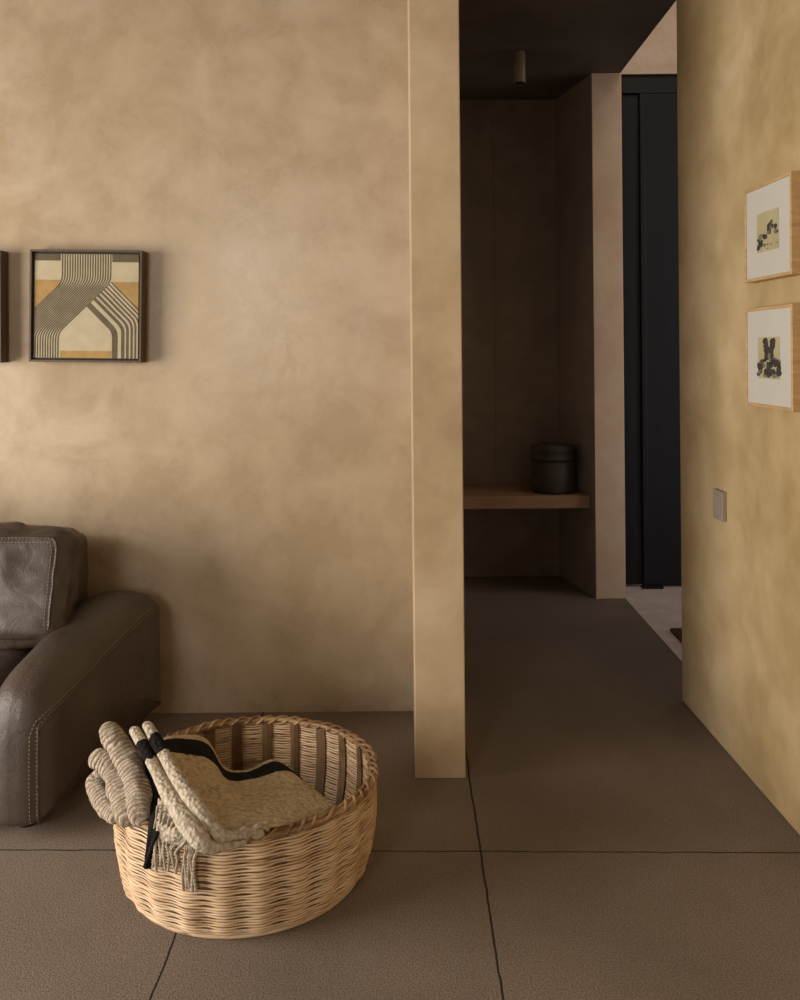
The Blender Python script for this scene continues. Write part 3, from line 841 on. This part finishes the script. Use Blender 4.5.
def design_plain(poly):
    R_ = lambda x0,y0,x1,y1: [(x0,y0),(x1,y0),(x1,y1),(x0,y1)]
    poly(R_(0.6,0,1,0.25), 2, 0.0003); poly(R_(0,0.25,1,1), 3, 0.0003)
    poly([(0,0.3),(0.5,0.3),(0,0.8)], 1, 0.0006)
# place by the front face centre
fc = ad(85.5, 306, WY-T)
art_frame(fc.x, fc.z, math.radians(1.1), 'square framed artwork of bending dark stripes on cream and ochre', design_stripes)
e = ad(1.0, 306, WY-T)
art_frame(e.x-S/2, fc.z+0.002, math.radians(0.3), 'dark framed artwork cut off by the left edge of the photo', design_plain)

# ------------------------------------------------------------------ two small oak frames on the right wall
def oak_frame(ya, yb_, z0, z1, t, label, draw, tilt=0.0):
    root = tag(empty('picture_frame', (1.0, (ya+yb_)/2, z0)), label, 'picture', 'small oak frames on the right wall')
    X0 = 1.0-0.001-t; X1 = 1.0-0.001; fw = 0.0085
    b = MB()
    b.box(X0, X1, ya, ya+fw, z0, z1); b.box(X0, X1, yb_-fw, yb_, z0, z1)
    b.box(X0, X1, ya+fw, yb_-fw, z0, z0+fw); b.box(X0, X1, ya+fw, yb_-fw, z1-fw, z1)
    o = b.build('frame', M['oak'], root); bevel(o, 0.001, 1)
    b = MB(); b.box(X0+0.004, X0+0.008, ya+fw, yb_-fw, z0+fw, z1-fw); b.build('mat_board', M['matboard'], root)
    W, H = yb_-ya, z1-z0
    py0, py1 = ya+0.27*W, ya+0.73*W; pz0, pz1 = z0+0.29*H, z0+0.70*H
    b = MB(); b.box(X0+0.0032, X0+0.0038, py0, py1, pz0, pz1); draw(b, X0+0.0029, py0, py1, pz0, pz1); b.build('print', [M['print'], M['ink'], M['ink2']], root)
    root.location.x = wx((ya+yb_)/2); root.rotation_euler.z = 0.028
    return root
def blot(b, x, y, z, ry, rz, mi, seed):
    n = 11; vs = []
    for k in range(n):
        a = 2*PI*k/n; q = 1+0.38*noise.noise(Vector((math.cos(a)*1.5+seed*3.7, math.sin(a)*1.5, seed)))
        vs.append((x, y+ry*q*math.cos(a), z+rz*q*math.sin(a)))
    b.add(vs, [tuple(reversed(range(n)))], mi+1)
# drawings: s = 0 far (left in the photo) .. 1 near (right)
def draw_sprigs(b, x, y0, y1, z0, z1):
    rnd = random.Random(4); W, H = y1-y0, z1-z0; sd = 1
    def pt(s, t): return y1-s*W, z0+t*H
    for cs, ct, rs, rt, n in ((0.22,0.30,0.17,0.14,16), (0.45,0.42,0.10,0.08,6), (0.72,0.52,0.19,0.11,18), (0.66,0.68,0.05,0.05,4), (0.10,0.12,0.06,0.06,4)):
        for k in range(n):
            y, z = pt(cs+rnd.uniform(-rs, rs), ct+rnd.uniform(-rt, rt)); sd += 1
            blot(b, x-0.00001*sd, y, z, W*rnd.uniform(0.04,0.09), H*rnd.uniform(0.025,0.055), 0 if rnd.random() < 0.7 else 1, sd)
    for k in range(8):
        y, z = pt(rnd.uniform(0.1,0.95), rnd.uniform(0.05,0.2)); sd += 1; blot(b, x-0.00001*sd, y, z, W*0.05, H*0.018, 1, sd)
def draw_bush(b, x, y0, y1, z0, z1):
    rnd = random.Random(9); W, H = y1-y0, z1-z0; sd = 1
    def pt(s, t): return y1-s*W, z0+t*H
    for s0, s1, ct in ((0.37,0.45,0.75), (0.70,0.60,0.75)):
        for k in range(12):
            t = k/11; y, z = pt(lerp(s1, s0, t)+rnd.uniform(-0.03,0.03), lerp(0.5, 0.92, t)); sd += 1
            blot(b, x-0.00001*sd, y, z, W*0.12, H*0.06, 0, sd)
    for k in range(60):
        s_ = rnd.uniform(0.02, 0.98); hmax = 0.58-0.25*abs(s_-0.5)*1.6
        y, z = pt(s_, rnd.uniform(0.08, hmax)); sd += 1
        blot(b, x-0.00001*sd, y, z, W*rnd.uniform(0.06,0.12), H*rnd.uniform(0.04,0.075), 0 if rnd.random() < 0.75 else 1, sd)
XF = 1.0-0.001-0.032
def yat(px): return XF*F/(px-PX)
def zat(px, py, x=XF):
    d = pixdir(px, py); t = x/d.x; return CAM_H+d.z*t
ya, yb_ = yat(791), yat(747)
# measured heights of the two frames
oak_frame(ya, yb_, zat(747,283), zat(747,191), 0.032, 'upper oak picture frame on the right wall with a sparse ink sprig', draw_sprigs)
oak_frame(ya, yb_, zat(747,405), zat(747,309), 0.032, 'lower oak picture frame on the right wall with a dense dark plant print', draw_bush)

# switch on the right wall
sw = tag(empty('wall_switch', (1.0, 2.90, 0.71)), 'small flat wall switch plate on the ochre right wall', 'switch')
b = MB(); b.box(0.986, 0.9995, 2.86, 2.940, 0.717, 0.809); o = b.build('switch_plate', M['switch'], sw); bevel(o, 0.0015, 2)
b = MB(); b.box(0.983, 0.987, 2.875, 2.925, 0.732, 0.794); o = b.build('rocker', M['switch'], sw); bevel(o, 0.001, 2)
sw.location = (wx(2.815), 2.815, 0.71); sw.rotation_euler.z = 0.028

# ------------------------------------------------------------------ hall furniture
bench = tag(empty('wall_bench', (0.5, 4.77, 0.44)), 'thick floating wooden shelf in the dark hall alcove', 'shelf')
b = MB(); b.prism([(0.168,4.575),(0.935,4.575),(0.82,4.99),(0.168,4.99)], 0.447, 0.512)
o = b.build('shelf_board', M['benchwood'], bench); bevel(o, 0.004, 2)
pc = (0.772, 4.72)
pot = tag(empty('lidded_jar', (pc[0], pc[1], 0.512)), 'dark lidded clay jar on the hall shelf', 'jar')
b = MB(); b.lathe([(0.098,0.512),(0.112,0.516),(0.1175,0.53),(0.119,0.58),(0.1185,0.64),(0.116,0.668),(0.113,0.676),(0.106,0.68)], pc, 56); b.build('body', M['clay'], pot, True)
b = MB(); b.lathe([(0.107,0.681),(0.117,0.682),(0.120,0.688),(0.119,0.696),(0.115,0.700),(0.115,0.722),(0.118,0.728),(0.117,0.745),(0.110,0.756),(0.085,0.760),(0.03,0.762),(0.001,0.762)], pc, 56); b.build('lid', M['clay'], pot, True)
sp = tag(empty('ceiling_spotlight', (0.546, 4.19, CEIL)), 'small cylindrical spotlight on the dark hall ceiling', 'lamp')
b = MB(); b.lathe([(0.0235,CEIL-0.145),(0.026,CEIL-0.143),(0.026,CEIL-0.004),(0.024,CEIL-0.0005)], (0.546,4.19), 32); b.build('housing', M['spot'], sp, True)
b = MB(); b.lathe([(0.014,CEIL-0.1475),(0.021,CEIL-0.1475),(0.0215,CEIL-0.1445),(0.014,CEIL-0.1445)], (0.546,4.19), 32); b.build('lens_ring', M['black'], sp, True)
mt = tag(empty('door_mat', (1.5, 3.7, 0)), 'dark brown door mat on the pale entrance floor', 'mat')
b = MB(); b.box(1.165, 1.75, 3.35, 4.0, 0.0, 0.014); o = b.build('mat_pile', M['mat'], mt); bevel(o, 0.004, 2)
